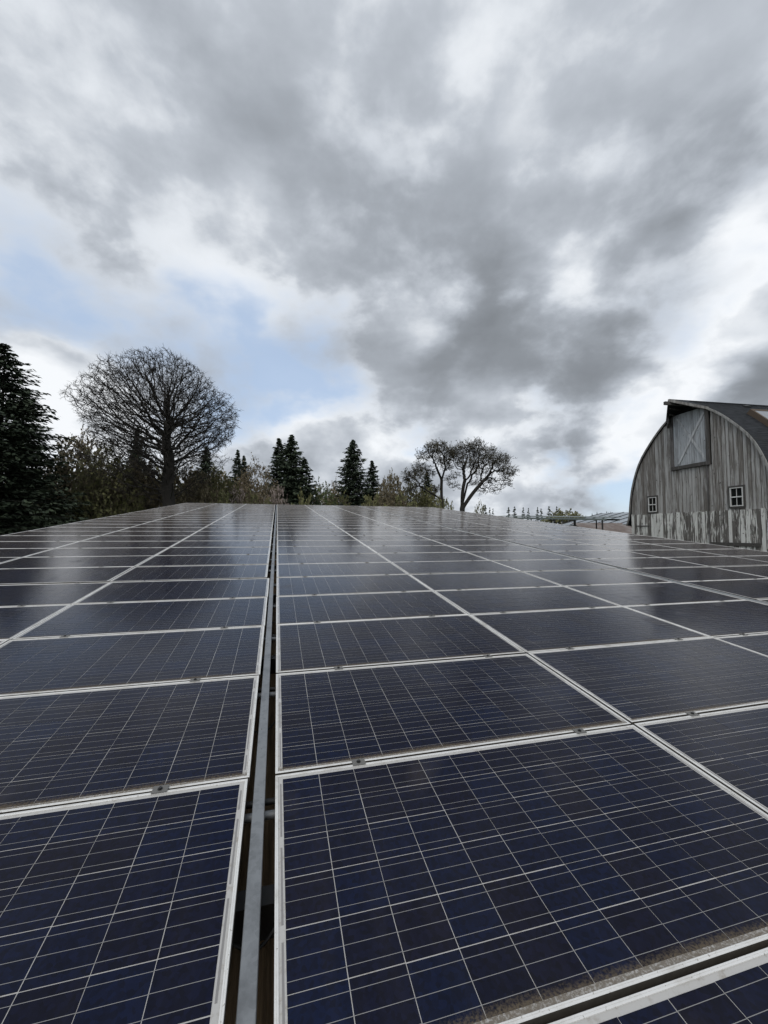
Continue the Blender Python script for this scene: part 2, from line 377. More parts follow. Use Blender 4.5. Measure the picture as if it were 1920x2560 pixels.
# ------------------------------------------------------------------ open shed that carries the panels
shed = empty('pole_shed', 'low open pole shed with brown wooden deck carrying the solar panels', 'shed')
XL, XR = -3*PW-.12, 6*PW+.15
mb = MB()
k = 0; x = XL+.02
while x < XR-.02:
    w = .19; o = MB(); o.box(x, min(x+w, XR-.02)-.004, Y0, Y1-.02, -.285, -.255); q = o.obj('deck_board', M_WOOD, shed); q.matrix_basis = ARR; x += w
for i in range(int((Y1-Y0)/2.04)+1):
    o = MB(); y = Y0+.1+i*2.04; o.box(XL+.02, XR-.02, y, y+.07, -.255, -.13) ; q = o.obj('purlin', M_DARK, shed); q.matrix_basis = ARR
for x in (XL+.3, -.6, 6.0, XR-.4):
    o = MB(); o.box(x, x+.14, Y0, Y1-.05, -.52, -.286); q = o.obj('beam', M_POST, shed); q.matrix_basis = ARR
    for i in range(6):
        y = Y0+.4+i*(Y1-Y0-.9)/5; p = ARR @ Vector((x+.07, y, -.5))
        o = MB(); o.box(p.x-.08, p.x+.08, p.y-.08, p.y+.08, -.05, p.z); o.obj('post', M_POST, shed)
for (xa, xb) in ((XL, XL+.02), (XR-.02, XR)):
    o = MB(); o.box(xa, xb, Y0, Y1, -.30, -.05); q = o.obj('fascia', M_DARK, shed); q.matrix_basis = ARR
o = MB(); o.box(XL, XR, Y1, Y1+.02, -.30, -.045); q = o.obj('fascia', M_DARK, shed); q.matrix_basis = ARR

# ------------------------------------------------------------------ ground and far hills
def grass_b(t, b):
    p = pos(t); c = t.mix(t.mr(t.noise(p, .12, 5, .6), .35, .65), (.045,.06,.022), (.085,.08,.04)); t.put(b.inputs['Base Color'], t.mix(t.noise(p, 3, 6, .7), c, (.03,.035,.018)))
M_GRASS = mat('rough_grass', grass_b, rough=.95)
mb = MB(); n = 24; S = 2500
for i in range(n):
    for j in range(n):
        xs = [-S+2*S*i/n, -S+2*S*(i+1)/n]; ys = [-300+(S+300)*j/n, -300+(S+300)*(j+1)/n]
        mb.quad((xs[0],ys[0],0),(xs[1],ys[0],0),(xs[1],ys[1],0),(xs[0],ys[1],0))
g = mb.obj('ground', M_GRASS); g['kind'] = 'structure'

# ------------------------------------------------------------------ barn with a gothic arched roof
def wood_grey(paint, wood, lo, hi, sc=(9, 9, .7), vary=.2):
    def b_(t, b):
        o = objco(t); mp = t.n('ShaderNodeMapping'); mp.inputs['Scale'].default_value = sc; t.put(mp.inputs[0], o)
        rnd = orand(t); off = t.n('ShaderNodeCombineXYZ'); t.put(off.inputs[2], t.m('MULTIPLY', rnd, 60)); v = t.v('ADD', mp.outputs[0], off.outputs[0])
        grain = t.noise(v, 2.5, 5, .7); flake = t.noise(v, .85, 6, .66, .6)
        wd = t.mix(grain, tuple(c*.45 for c in wood), tuple(c*1.5 for c in wood))
        sh = t.m('MULTIPLY', t.m('SUBTRACT', rnd, .5), vary)
        pf = t.mr(t.m('ADD', flake, sh), lo, hi)
        pc = t.mix(grain, tuple(c*.72 for c in paint), tuple(c*1.12 for c in paint))
        c = t.mix(pf, wd, pc)
        kn = t.mr(t.noise(o, 5.5, 2, .5), .70, .76); c = t.mix(kn, c, tuple(w*.35 for w in wood))
        t.put(b.inputs['Base Color'], c); bump(t, b, t.m('ADD', grain, t.m('MULTIPLY', pf, .5)), .5, .012)
    return b_
M_GREY = mat('weathered_grey_boards', wood_grey((.52,.515,.50), (.185,.168,.15), .36, .64, (11,11,.8), .20), rough=.9)
M_PEEL = mat('peeling_white_boards', wood_grey((.82,.82,.78), (.15,.14,.128), .45, .53, (11,11,1.2), .22), rough=.9)
M_DOOR = mat('pale_grey_door_boards', wood_grey((.52,.55,.575), (.30,.31,.32), .36, .6, (9,9,.9)), rough=.9)
M_BRACE = mat('pale_door_brace', wood_grey((.62,.64,.655), (.38,.39,.40), .3, .6), rough=.9)
M_TRIMD = mat('dark_weathered_trim', wood_grey((.20,.19,.185), (.08,.075,.07), .5, .7), rough=.9)
M_TRIML = mat('pale_rake_trim', wood_grey((.42,.42,.40), (.2,.19,.18), .4, .65), rough=.85)
M_HOLE = mat('dark_interior', color=(.012,.012,.012), rough=.95)
M_WHITE = mat('white_window_paint', lambda t, b: t.put(b.inputs['Base Color'], t.mix(t.mr(t.noise(objco(t), 14, 4, .7), .5, .7), (.72,.72,.7), (.5,.49,.46))), rough=.5)
M_PANE = mat('dark_window_glass', color=(.012,.014,.016), rough=.06, Coat_Weight=.6, Coat_Roughness=.03)
def shingle_b(t, b):
    o = objco(t); br = t.n('ShaderNodeMapping'); br.inputs['Scale'].default_value = (3.2, 1, 7.5); t.put(br.inputs[0], o)
    wn = t.n('ShaderNodeTexWhiteNoise'); fl = t.v('FLOOR', br.outputs[0]); t.put(wn.inputs[0], fl)
    c = t.mix(wn.outputs[0], (.012,.0145,.018), (.030,.034,.040)); t.put(b.inputs['Base Color'], t.mix(t.mr(t.noise(o, 1.1, 5, .6), .5, .8), c, (.02,.022,.022)))
M_SHING = mat('charcoal_shingles', shingle_b, rough=.85)
M_RUST = mat('rusty_corrugated_iron', lambda t, b: t.put(b.inputs['Base Color'], t.ramp(t.noise(pos(t), .55, 6, .7), [(.3,(.12,.085,.07)),(.5,(.21,.17,.15)),(.7,(.32,.31,.30))])), rough=.6, Metallic=.2)
M_ROOFM = mat('grey_metal_roofing', lambda t, b: t.put(b.inputs['Base Color'], t.mix(t.noise(pos(t), .4, 5, .6), (.30,.34,.37), (.44,.47,.5))), rough=.4, Metallic=.35)

BTH = R(9.97); BA, BS = 26.0, 24.35
bx, by = math.cos(BTH)*BA - math.sin(BTH)*BS, math.sin(BTH)*BA + math.cos(BTH)*BS
barn = empty('gothic_barn', 'weathered grey gothic roofed barn with peeling white lower boards beyond the panels', 'barn', None, Matrix.Translation((bx, by, 0)) @ rz(BTH))
PROF = [(5.05,5.78),(5.45,5.58),(5.9,5.44),(6.5,5.38),(7.2,5.28),(7.98,5.12),(8.71,4.88),(9.35,4.62),(9.9,4.34),(10.51,3.93),(11.0,3.5),(11.4,3.12),(11.75,2.77),(12.07,2.42),(12.4,2.02),(12.72,1.56),(13.05,1.06),(13.35,.55),(13.64,0)]
def ztop(y):
    y = abs(y)
    for (za, ha), (zb, hb) in zip(PROF, PROF[1:]):
        if hb <= y <= ha: return za + (zb-za)*(ha-y)/(ha-hb)
    return PROF[0][0] if y > 1 else PROF[-1][0]
BELT = 5.95; rng = random.Random(21)
LBN = 14.0
# dark core behind the boards
def arch_pts(shrink, zmin):
    L = [(z, max(h-shrink, 0)) for z, h in PROF if z > zmin] ; L = [(zmin, 5.40-shrink)] + [q for q in L if q[0] >= 5.9]
    pts = [(-h, z) for z, h in L[:-1]] + [(0, L[-1][0]-shrink)] + [(h, z) for z, h in reversed(L[:-1])]
    return pts
mb = MB(); mb.prism([(.05, y, z) for y, z in arch_pts(.06, -.05)], (LBN-.1, 0, 0)); core = mb.obj('wall', M_HOLE, barn)
DY0, DY1, DZ0 = -1.30, 1.16, 9.28
def board(y0, y1, zb, zt0, zt1, x0, th, m, name='board'):
    mb = MB(); mb.prism([(x0, y0, zb), (x0, y1, zb), (x0, y1, zt1), (x0, y0, zt0)], (th, 0, 0)); return mb.obj(name, m, barn)
y = -5.38
while y < 5.36:
    w = rng.choice([.2,.24,.28,.28,.32]); y1 = min(y+w, 5.38); a, b_ = y+.019, y1-.019
    if b_-a > .03:
        pr = -.03 - rng.random()*.018
        if a < 1.42 and b_ > -1.5:      # under the loft door and its frame
            zt0 = zt1 = 9.02
        else: zt0, zt1 = ztop(a)-.03, ztop(b_)-.03
        if min(zt0, zt1) > BELT+.1: board(a, b_, BELT-.03+rng.uniform(-.03,.02), zt0, zt1, pr, .06, M_GREY)
    y = y1
y = -5.40
while y < 5.38:
    w = rng.choice([.24,.26,.3,.32]); y1 = min(y+w, 5.40); a, b_ = y+.021, y1-.021
    if b_-a > .03: board(a, b_, 0, BELT+rng.uniform(-.05,.03), BELT+rng.uniform(-.05,.03), -.075-rng.random()*.02, .06, M_PEEL)
    y = y1
# loft door: frame, boards, cross braces
y = DY0
while y < DY1-.01:
    y1 = min(y+.176, DY1); board(y+.010, y1-.010, DZ0, min(ztop(y), 12.98), min(ztop(y1), 12.98), -.085-rng.random()*.006, .03, M_DOOR, 'door_board'); y = y1
for (a, b_) in (((DY1-.38, 12.7), (DY0+.05, DZ0+.12)), ((DY0+.05, 12.6), (DY1-.38, DZ0+.12))):
    mb = MB(); xx = -.105 if a[0] > b_[0] else -.128
    mb.bar((xx, a[0], a[1]), (xx, b_[0], b_[1]), .024, .15, up=(0, 0, 1)); mb.obj('door_brace', M_BRACE, barn)
for nm, (y0, y1, z0, z1) in (('door_jamb', (DY1+.02, DY1+.24, 9.0, 12.95)), ('door_jamb', (DY0-.24, DY0-.02, 9.0, 12.95)), ('door_sill', (DY0-.22, DY1+.22, 9.03, 9.27))):
    mb = MB(); mb.box(-.17 if nm == 'door_sill' else -.14, -.02, y0, y1, z0, z1); mb.obj(nm, M_TRIMD, barn)
for nm, (y0, y1, z0, z1) in (('corner_batten', (-1.40,-1.31,0,9.0)), ('corner_batten', (-1.50,-1.545,9.0,12.6))):
    mb = MB(); mb.box(-.115, -.02, min(y0,y1), max(y0,y1), z0, z1); mb.obj(nm, M_TRIMD, barn)
mb = MB(); mb.box(-.14, -.098, -4.45, -1.42, 3.69, 3.9); mb.obj('ledger_board', M_TRIMD, barn)
mb = MB(); mb.box(-.12, -.097, 3.4, 4.9, 4.98, 5.06); mb.obj('patch_board', M_TRIMD, barn)
# windows
for yc, w, z0, z1 in ((3.21, .78, 6.09, 7.23), (-3.17, .80, 6.15, 7.32)):
    fr = MB(); t_ = .06; X0, X1 = -.12, -.02
    fr.box(X0, X1, yc-w/2, yc-w/2+t_, z0, z1); fr.box(X0, X1, yc+w/2-t_, yc+w/2, z0, z1)
    fr.box(X0-.01, X1, yc-w/2+t_, yc+w/2-t_, z0, z0+t_); fr.box(X0, X1, yc-w/2+t_, yc+w/2-t_, z1-t_*.8, z1)
    zm = (z0+z1)/2; fr.box(X0-.004, X1, yc-w/2+t_, yc+w/2-t_, zm-.035, zm+.035)
    fr.box(X0+.03, X1, yc-.012, yc+.012, zm+.035, z1-t_*.8); fr.box(X0+.03, X1, yc-.012, yc+.012, z0+t_, zm-.035)
    wo_ = fr.obj('window', M_WHITE, barn)
    for a, b_ in ((yc-w/2+t_, yc-.012), (yc+.012, yc+w/2-t_)):
        for c, d in ((z0+t_, zm-.035), (zm+.035, z1-t_*.8)):
            q = MB(); q.box(-.066, -.062, a, b_, c, d); q.obj('pane', M_PANE, wo_)
    tr = MB(); tr.box(-.10, -.04, yc-w/2-.1, yc+w/2+.1, z1+.003, z1+.12); tr.box(-.10, -.04, yc-w/2-.1, yc-w/2-.003, z0-.1, z1); tr.box(-.10, -.04, yc+w/2+.003, yc+w/2+.1, z0-.1, z1); tr.box(-.11, -.04, yc-w/2-.003, yc+w/2+.003, z0-.12, z0-.003)
    tr.obj('window_surround', M_TRIMD, wo_)
# roof in stepped shingle courses
def resample(n):
    pts = [(h, z) for z, h in PROF]; d = [0]
    for a, b_ in zip(pts, pts[1:]): d.append(d[-1] + math.dist(a, b_))
    out = []
    for k in range(n+1):
        s_ = d[-1]*k/n; i = max(j for j in range(len(d)) if d[j] <= s_+1e-9); i = min(i, len(d)-2); f_ = (s_-d[i])/(d[i+1]-d[i])
        out.append((pts[i][0]+(pts[i+1][0]-pts[i][0])*f_, pts[i][1]+(pts[i+1][1]-pts[i][1])*f_))
    return out
RS = resample(64)
roof = None
for sgn in (1, -1):
    mb = MB()
    for k in range(64):
        (h0, z0), (h1, z1) = RS[k], RS[k+1]; n_ = Vector((0, z1-z0, h0-h1)).normalized()
        a = Vector((0, h0, z0)) + n_*.135; b_ = Vector((0, h1, z1)) + n_*.118; c = Vector((0, h0, z0)) + n_*.10; i0 = Vector((0, h0, z0)) + n_*.03; i1 = Vector((0, h1, z1)) + n_*.03
        fl = lambda p, x: (x, p.y*sgn, p.z)
        xa, xb = -.14, LBN
        q = [fl(a,xa), fl(a,xb), fl(b_,xb), fl(b_,xa)]; mb.poly(q if sgn < 0 else q[::-1])
        q = [fl(c,xa), fl(c,xb), fl(a,xb), fl(a,xa)]; mb.poly(q if sgn < 0 else q[::-1])
        q = [fl(i1,xa), fl(i1,xb), fl(i0,xb), fl(i0,xa)]; mb.poly(q if sgn < 0 else q[::-1])
        q = [fl(i0,xa), fl(a,xa), fl(b_,xa), fl(i1,xa)]; mb.poly(q)
    o = mb.obj('roof', M_SHING, barn); roof = roof or o
    tr = MB()
    for k in range(64):
        (h0, z0), (h1, z1) = RS[k], RS[k+1]; n_ = Vector((0, z1-z0, h0-h1)).normalized()
        if z0 > 12.72: break
        P = []
        for (h, z, off) in ((h0,z0,-.02),(h0,z0,.11),(h1,z1,.11),(h1,z1,-.02)): v = Vector((0,h,z)) + n_*off; P.append((-.19, v.y*sgn, v.z))
        tr.prism(P, (.048, 0, 0))
    tr.obj('rake_trim', M_TRIML, o)
mb = MB(); mb.box(-1.48, LBN, -.12, .12, 13.74, 13.78); mb.obj('ridge_cap', M_SHING, roof)
# hay hood
A = Vector((-1.55, 0, 13.76)); B1 = Vector((-.13, 1.62, 12.80)); B2 = Vector((-.13, -1.62, 12.80)); Cr = Vector((-.13, 0, 13.72))
for Bq in (B1, B2):
    mb = MB(); up = Vector((0, .5 if Bq.y > 0 else -.5, .85))*.07
    P = [A, Bq, Cr]
    mb.prism(P if Bq.y < 0 else P[::-1], up); mb.obj('hay_hood', M_SHING, barn)
    e = MB(); e.bar(A+Vector((-.02,0,-.03)), Bq+Vector((-.05,0,-.03)), .05, .17); e.obj('hood_trim', M_TRIMD if Bq.y > 0 else M_TRIML, barn)
mb = MB()
for Bq in (B1,):   # boarded cheek of the hood on the far side
    mb.prism([(-.14,1.44,12.75),(-.14,1.62,12.75),(-.5,1.2,12.98),(-.5,1.1,12.98)], (0,0,-.55))
mb.obj('hood_cheek', M_TRIMD, barn)
mb = MB(); mb.box(-1.9, .5, -.08, .08, 13.40, 13.62); mb.obj('hay_beam', M_TRIMD, barn)
for yy in (-1.0, -.5, .5, 1.0):
    mb = MB(); mb.bar((-.1, yy, ztop(yy)-.10), (-1.35*(1-abs(yy)/1.62)-.1, yy*.9, 13.58-abs(yy)*.55), .06, .1); mb.obj('hood_rafter', M_TRIMD, barn)
# skylight with timber curb, and roof vent
def on_roof(y):  return Vector((0, y, ztop(y)))
def roof_frame(y):
    p, q = on_roof(y-.05), on_roof(y+.05); tv_ = (q-p).normalized(); return on_roof(y), tv_, Vector((0, -tv_.z, tv_.y))
p, tv_, nn = roof_frame(-3.0)
L2 = 1.0
sk = MB()
for s0, s1, xa, xb in ((-L2, L2, 1.95, 2.1), (-L2, L2, 3.4, 3.55), (-L2, -L2+.15, 2.1, 3.4), (L2-.15, L2, 2.1, 3.4)):
    q = [Vector((xa,0,0))+p+tv_*s0, Vector((xb,0,0))+p+tv_*s0, Vector((xb,0,0))+p+tv_*s1, Vector((xa,0,0))+p+tv_*s1]; sk.prism([v+nn*.02 for v in q], nn*.42)
sk.obj('skylight_curb', M_POST, roof)
sk = MB(); q = [Vector((xx,0,0))+p+tv_*ss+nn*.40 for xx, ss in ((2.1,-L2+.15),(3.4,-L2+.15),(3.4,L2-.15),(2.1,L2-.15))]; sk.prism(q, nn*.015); sk.obj('skylight_pane', mat('pale_skylight', color=(.3,.32,.34), rough=.15), roof)
p, tv_, nn = roof_frame(-.9)
mb = MB(); q = [Vector((xx,0,0))+p+tv_*ss+nn*.1 for xx, ss in ((3.5,-.13),(4.0,-.13),(4.0,.13),(3.5,.13))]; mb.prism(q, nn*.12); mb.obj('roof_vent', M_DARK, roof)

# ------------------------------------------------------------------ metal roofed sheds left of the barn
ra = Vector((.855,.513,0)); rd = Vector((.513,-.855,0))
base = at(1505, 1283, 80); zr = base.z; base.z = 0
ms = empty('metal_shed', 'long shed with pale grey standing seam metal roof left of the barn', 'shed', None, Matrix.Translation(base) @ Matrix((( ra.x, rd.x,0,0),( ra.y, rd.y,0,0),(0,0,1,0),(0,0,0,1))))
ZE = 5.75; RUN = 13.0
mb = MB(); mb.prism([(-RUN,0,ZE),(-RUN,30,ZE),(0,30,zr),(0,0,zr)], (0,0,-.12)); rf = mb.obj('roof', M_ROOFM, ms)
mb = MB(); mb.prism([(0.02,0,zr),(0.02,30,zr),(RUN,30,ZE),(RUN,0,ZE)], (0,0,-.12)); mb.obj('roof', M_ROOFM, ms)
for i in range(15):
    mb = MB(); mb.bar((-RUN,i*2.1,ZE+.03),(0,i*2.1,zr+.03), .16, .08); mb.obj('seam', M_DARK, rf)
for (pts) in ([(-RUN+.3,.2),(RUN-.3,.2)], [(-RUN+.3,29.8),(RUN-.3,29.8)]):
    mb = MB(); mb.prism([(pts[0][0],pts[0][1],0),(pts[1][0],pts[1][1],0),(pts[1][0],pts[1][1],ZE-.1),(0,pts[1][1],zr-.2),(pts[0][0],pts[0][1],ZE-.1)], (0,.1,0)); mb.obj('wall', M_TRIMD, ms)
for xx in (-RUN+.3, RUN-.4):
    mb = MB(); mb.box(xx, xx+.1, .3, 29.7, 0, ZE-.12); mb.obj('wall', M_TRIMD, ms)
base = at(1508, 1323, 56); zt = base.z; base.z = 0
rs = empty('rusty_lean_to', 'low lean-to with rusty corrugated roof at the foot of the barn', 'shed', None, Matrix.Translation(base) @ rz(BTH))
rf = MB(); N = 60; Lr, Rr = 9.0, 7.0
for i in range(N):
    x0, x1 = Lr*i/N, Lr*(i+1)/N; h0, h1 = .06*(i%2), .06*((i+1)%2)
    rf.quad((x0,0,zt-1.3+h0),(x1,0,zt-1.3+h1),(x1,Rr,zt+1.0+h1),(x0,Rr,zt+1.0+h0))
rf.obj('roof', M_RUST, rs)
mb = MB(); mb.box(.1, Lr-.1, .2, Rr-.1, 0, zt-1.32); mb.obj('wall', M_TRIMD, rs)

# ------------------------------------------------------------------ slender steel canopy seen edge on
a, b_ = at(1240, 1291, 42), at(1521, 1294.5, 34)
dv = (b_-a); ln = dv.length; dv.normalize(); back = Vector((-dv.y, dv.x, 0)).normalized()
if back.y < 0: back = -back
can = empty('steel_canopy', 'thin dark green steel canopy seen edge-on on slender posts before the sheds', 'canopy')
M_GREEN = mat('grey_green_steel', color=(.20,.235,.225), rough=.5, Metallic=.4)
mb = MB(); up = Vector((0,0,.05)); back2 = back*3 + Vector((0,0,.12)); mb.prism([a, b_, b_+back2, a+back2], up); mb.obj('deck', M_GREEN, can)
mb = MB(); mb.bar(a-Vector((0,0,.13)), b_-Vector((0,0,.13))-dv*.15, .08, .14); mb.obj('edge_beam', M_GREEN, can)
mb = MB(); mb.bar(a+back*2.6-Vector((0,0,.12)), b_+back*2.6-Vector((0,0,.12)), .08, .14); mb.obj('edge_beam', M_GREEN, can)
for px in (1330, 1390, 1443, 1507):
    f_ = (px-1240)/281; p = a + (b_-a)*(f_**.9); 
    mb = MB(); mb.tube((p.x, p.y, 0), (p.x, p.y, p.z-.2), .075, .065, 8); mb.obj('post', M_DARK, can)
for px in (1350, 1410, 1466):
    f_ = (px-1240)/281; p = a + (b_-a)*(f_**.9) + back*2.6
    mb = MB(); mb.tube((p.x, p.y, 0), (p.x-.05, p.y, p.z-.18), .065, .055, 8); mb.obj('post', M_DARK, can)

# ------------------------------------------------------------------ trees
def bark_b(c0, c1):
    return lambda t, b: t.put(b.inputs['Base Color'], t.mix(t.noise(pos(t), 1.6, 5, .7), c0, c1))
M_BARK = mat('dark_oak_bark', bark_b((.014,.0125,.011), (.045,.040,.034)), rough=.95)
M_TWIGO = mat('dark_oak_twigs', bark_b((.018,.016,.014), (.045,.039,.032)), rough=.95)
M_TWIG = mat('grey_brown_twigs', bark_b((.09,.077,.06), (.20,.17,.125)), rough=.95)
M_TWIGB = mat('tan_twigs', bark_b((.07,.06,.042), (.14,.115,.078)), rough=.95)
def leaf_b(c0, c1):
    def f_(t, b):
        a = t.n('ShaderNodeAttribute', attribute_name='tint', attribute_type='GEOMETRY').outputs['Fac']
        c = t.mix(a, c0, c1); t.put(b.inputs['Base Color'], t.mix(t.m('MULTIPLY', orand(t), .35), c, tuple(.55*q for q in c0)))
    return f_
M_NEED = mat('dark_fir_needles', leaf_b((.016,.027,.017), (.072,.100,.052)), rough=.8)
M_NEEDB = mat('bluish_fir_needles', leaf_b((.012,.019,.017), (.028,.042,.034)), rough=.8)
M_OLIVE = mat('olive_new_leaves', leaf_b((.105,.112,.042), (.24,.235,.095)), rough=.8)
M_OAKL = mat('brown_olive_oak_buds', leaf_b((.035,.032,.017), (.085,.072,.036)), rough=.85)
M_GREENL = mat('fresh_green_leaves', leaf_b((.06,.095,.03), (.15,.19,.07)), rough=.8)
M_TAN = mat('tan_buds', leaf_b((.13,.10,.06), (.27,.22,.13)), rough=.85)
M_PINK = mat('pale_pink_blossom', leaf_b((.24,.19,.16), (.48,.40,.36)), rough=.8)
M_BROWN = mat('brown_catkins', leaf_b((.115,.095,.055), (.26,.22,.13)), rough=.85)

def set_tint(me, vals):
    a = me.attributes.new('tint', 'FLOAT', 'FACE'); a.data.foreach_set('value', vals)

def conifer_meshes(H, Rb, seed, nlev, per, sprays, size, lean=0, skirt=.04):
    rng = random.Random(seed); tr = MB(); fo = MB(); tv = []
    N = 14; pts = [Vector((lean*(k/N)**2*H*.03, 0, H*k/N)) for k in range(N+1)]
    r0 = H*.014
    for k in range(N): tr.tube(pts[k], pts[k+1], r0*(1-k/N)+.015, r0*(1-(k+1)/N)+.015, 7)
    for l in range(nlev):
        for b in range(per):
            t = skirt + (1-skirt)*min(.995, (l+rng.random())/nlev); z = H*t
            Lm = Rb*1.06*(1-math.exp(-2.7*(1-t)))*(1+.13*noise.noise(Vector((t*9, seed, .5)))) + .10
            az = rng.random()*2*math.pi; L = Lm*rng.uniform(.5, 1.12)*(1+.30*noise.noise(Vector((math.cos(az)*1.3, math.sin(az)*1.3, t*5+seed*3))))
            if rng.random() < .14: L *= 1.22
            droop = rng.uniform(.10, .34)*(1-.5*t); up = .25*t
            d = Vector((math.cos(az), math.sin(az), 0)); s = Vector((-d.y, d.x, 0))
            def P(f): return Vector((0,0,z)) + d*(L*f) + Vector((0,0, L*(up*f - droop*f*1.35 + droop*.65*f*f)))
            tr.tube(P(0), P(.9), .012+L*.006, .006, 3)
            m = max(4, int(sprays*L/Rb*(.6+.4*(1-t)))+3)
            for k in range(m):
                f = .12 + .88*(k+rng.random())/m; p = P(f); wd = L*.26*(1-f*.75)+.05
                q = p + s*rng.uniform(-wd, wd) + Vector((0,0,rng.uniform(-.10,.03)*L*.5))
                dd = (d*rng.uniform(.5,1.1) + s*rng.uniform(-.8,.8) + Vector((0,0,rng.uniform(-.75,.15)))).normalized()
                ln_ = size*rng.uniform(.6,1.35); w = ln_*rng.uniform(.18,.30); x = dd.cross(Vector((rng.uniform(-1,1),rng.uniform(-1,1),1))).normalized()
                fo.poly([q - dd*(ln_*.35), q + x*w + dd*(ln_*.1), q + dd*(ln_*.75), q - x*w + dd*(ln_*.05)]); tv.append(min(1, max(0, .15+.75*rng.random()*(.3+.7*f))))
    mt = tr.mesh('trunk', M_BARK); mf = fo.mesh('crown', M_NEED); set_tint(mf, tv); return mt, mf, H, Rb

def grow(rng, trunk, attr, step, infl, kill, iters, wob=.25, trop=(0,0,.04)):
    nodes, par = [], []
    if not isinstance(trunk[0], list): trunk = [trunk]
    for line in trunk:                      # first line is the trunk, the others are stems that start with the index they leave from
        if nodes: prev, line = line[0], line[1:]
        else: prev = -1
        for p in line: nodes.append(Vector(p)); par.append(prev); prev = len(nodes)-1
    att = [Vector(p) for p in attr]; trop = Vector(trop)
    for it in range(iters):
        kd = kdtree.KDTree(len(nodes))
        for i, n in enumerate(nodes): kd.insert(n, i)
        kd.balance(); acc = {}; keep = []
        for p in att:
            co, i, d = kd.find(p)
            if d < kill: continue
            keep.append(p)
            if d < infl: acc[i] = acc.get(i, Vector()) + (p-co)/d
        att = keep
        if not acc: break
        new = 0
        for i, v in acc.items():
            if v.length < 1e-4: continue
            j = Vector((rng.gauss(0,wob), rng.gauss(0,wob), rng.gauss(0,wob)))
            n = nodes[i] + (v.normalized() + j + trop).normalized()*step
            nodes.append(n); par.append(i); new += 1
        if not new: break
    return nodes, par

def bare_tree(rng, trunk, attr, step, infl, kill, iters, r_trunk, r_tip, twigs, tw_len, tw_r, leaf=None, leaf_n=0, leaf_s=.1, wob=.25, e=2.4, thick=.05, mats=(None, None, None), trop=(0,0,.04)):
    nodes, par = grow(rng, trunk, attr, step, infl, kill, iters, wob, trop); n = len(nodes)
    rad = [0.0]*n; kids = [0]*n
    for i in range(n-1, 0, -1):
        if kids[i] == 0: rad[i] = r_tip**e
        rad[par[i]] += rad[i]; kids[par[i]] += 1
    rad = [q**(1/e) if q > 0 else r_tip for q in rad]; sc = r_trunk/rad[0]
    rad = [r_tip + max(0, q-r_tip)*(r_trunk-r_tip)/(rad[0]-r_tip) for q in rad]
    tr = MB(); cr = MB(); lf = MB(); tv = []
    big = {}
    for i in range(1, n):
        if par[i] not in big or rad[i] > rad[big[par[i]]]: big[par[i]] = i
    for i in range(1, n):
        p = par[i]; r1 = rad[i]; r0 = min(rad[p], r1*1.9) if big[p] == i else min(rad[p], r1*1.25)
        (tr if r1 > thick else cr).tube(nodes[p], nodes[i], r0, r1, 8 if r1 > .15 else (5 if r1 > .06 else 3))
    for i in range(1, n):
        if rad[i] < r_tip*2.2:
            d0 = (nodes[i]-nodes[par[i]]).normalized()
            for k in range(twigs if kids[i] == 0 else max(1, twigs//2)):
                d = (d0*.8 + Vector((rng.gauss(0,.65), rng.gauss(0,.65), rng.gauss(.15,.55)))).normalized(); L = tw_len*rng.uniform(.4, 1.2)
                a = nodes[i]; b = a + d*L*.5; d2 = (d + Vector((rng.gauss(0,.5), rng.gauss(0,.5), rng.gauss(0,.5)))).normalized(); c = b + d2*L*.5
                cr.tube(a, b, tw_r, tw_r*.8, 3); cr.tube(b, c, tw_r*.8, tw_r*.35, 3)
                for q in range(leaf_n):
                    o = a.lerp(c, rng.uniform(.3, 1.05)) + Vector((rng.gauss(0,.06), rng.gauss(0,.06), rng.gauss(0,.06))); u = Vector((rng.gauss(0,1), rng.gauss(0,1), rng.gauss(0,1))).normalized(); v = u.orthogonal().normalized(); s = leaf_s*rng.uniform(.5,1.3)
                    lf.poly([o-u*s, o+v*s*.6, o+u*s, o-v*s*.6]); tv.append(rng.random())
    out = [tr.mesh('trunk', mats[0]), cr.mesh('branches', mats[1])]
    if lf.Fc: m = lf.mesh('crown', mats[2]); set_tint(m, tv); out.append(m)
    return out

def env_points(rng, n, prof, cx=0, cy=0, shell=.0, squash=1.0, lump=0.0):
    """random points inside a solid of revolution prof = [(z, radius)]"""
    pts = []; rm = max(r for z, r in prof)
    while len(pts) < n:
        z = rng.uniform(prof[0][0], prof[-1][0]); r = 0
        for (za, ra_), (zb, rb) in zip(prof, prof[1:]):
            if za <= z <= zb: r = ra_ + (rb-ra_)*(z-za)/(zb-za)
        x, y = rng.uniform(-rm, rm), rng.uniform(-rm, rm); d = math.hypot(x, y)
        if lump: r *= 1 + lump*(noise.noise(Vector((x*.22, y*.22, z*.28))) - .12)*1.6
        if d > r: continue
        if shell and d < r*shell and rng.random() < .6: continue
        pts.append((cx+x, cy+y*squash, z))
    return pts
def plant(name, label, cat, meshes, px, depth, rot=0, sc=(1,1,1), group=None):
    p = at(px, 1332, depth); e = empty(name, label, cat, group, Matrix.Translation((p.x, p.y, 0)) @ rz(rot) @ Matrix.Diagonal((*sc, 1)))
    for me in meshes: link(bpy.data.objects.new(me.name.split('.')[0], me), e)
    return e
def hgt_at(py, depth): return at(960, py, depth).z

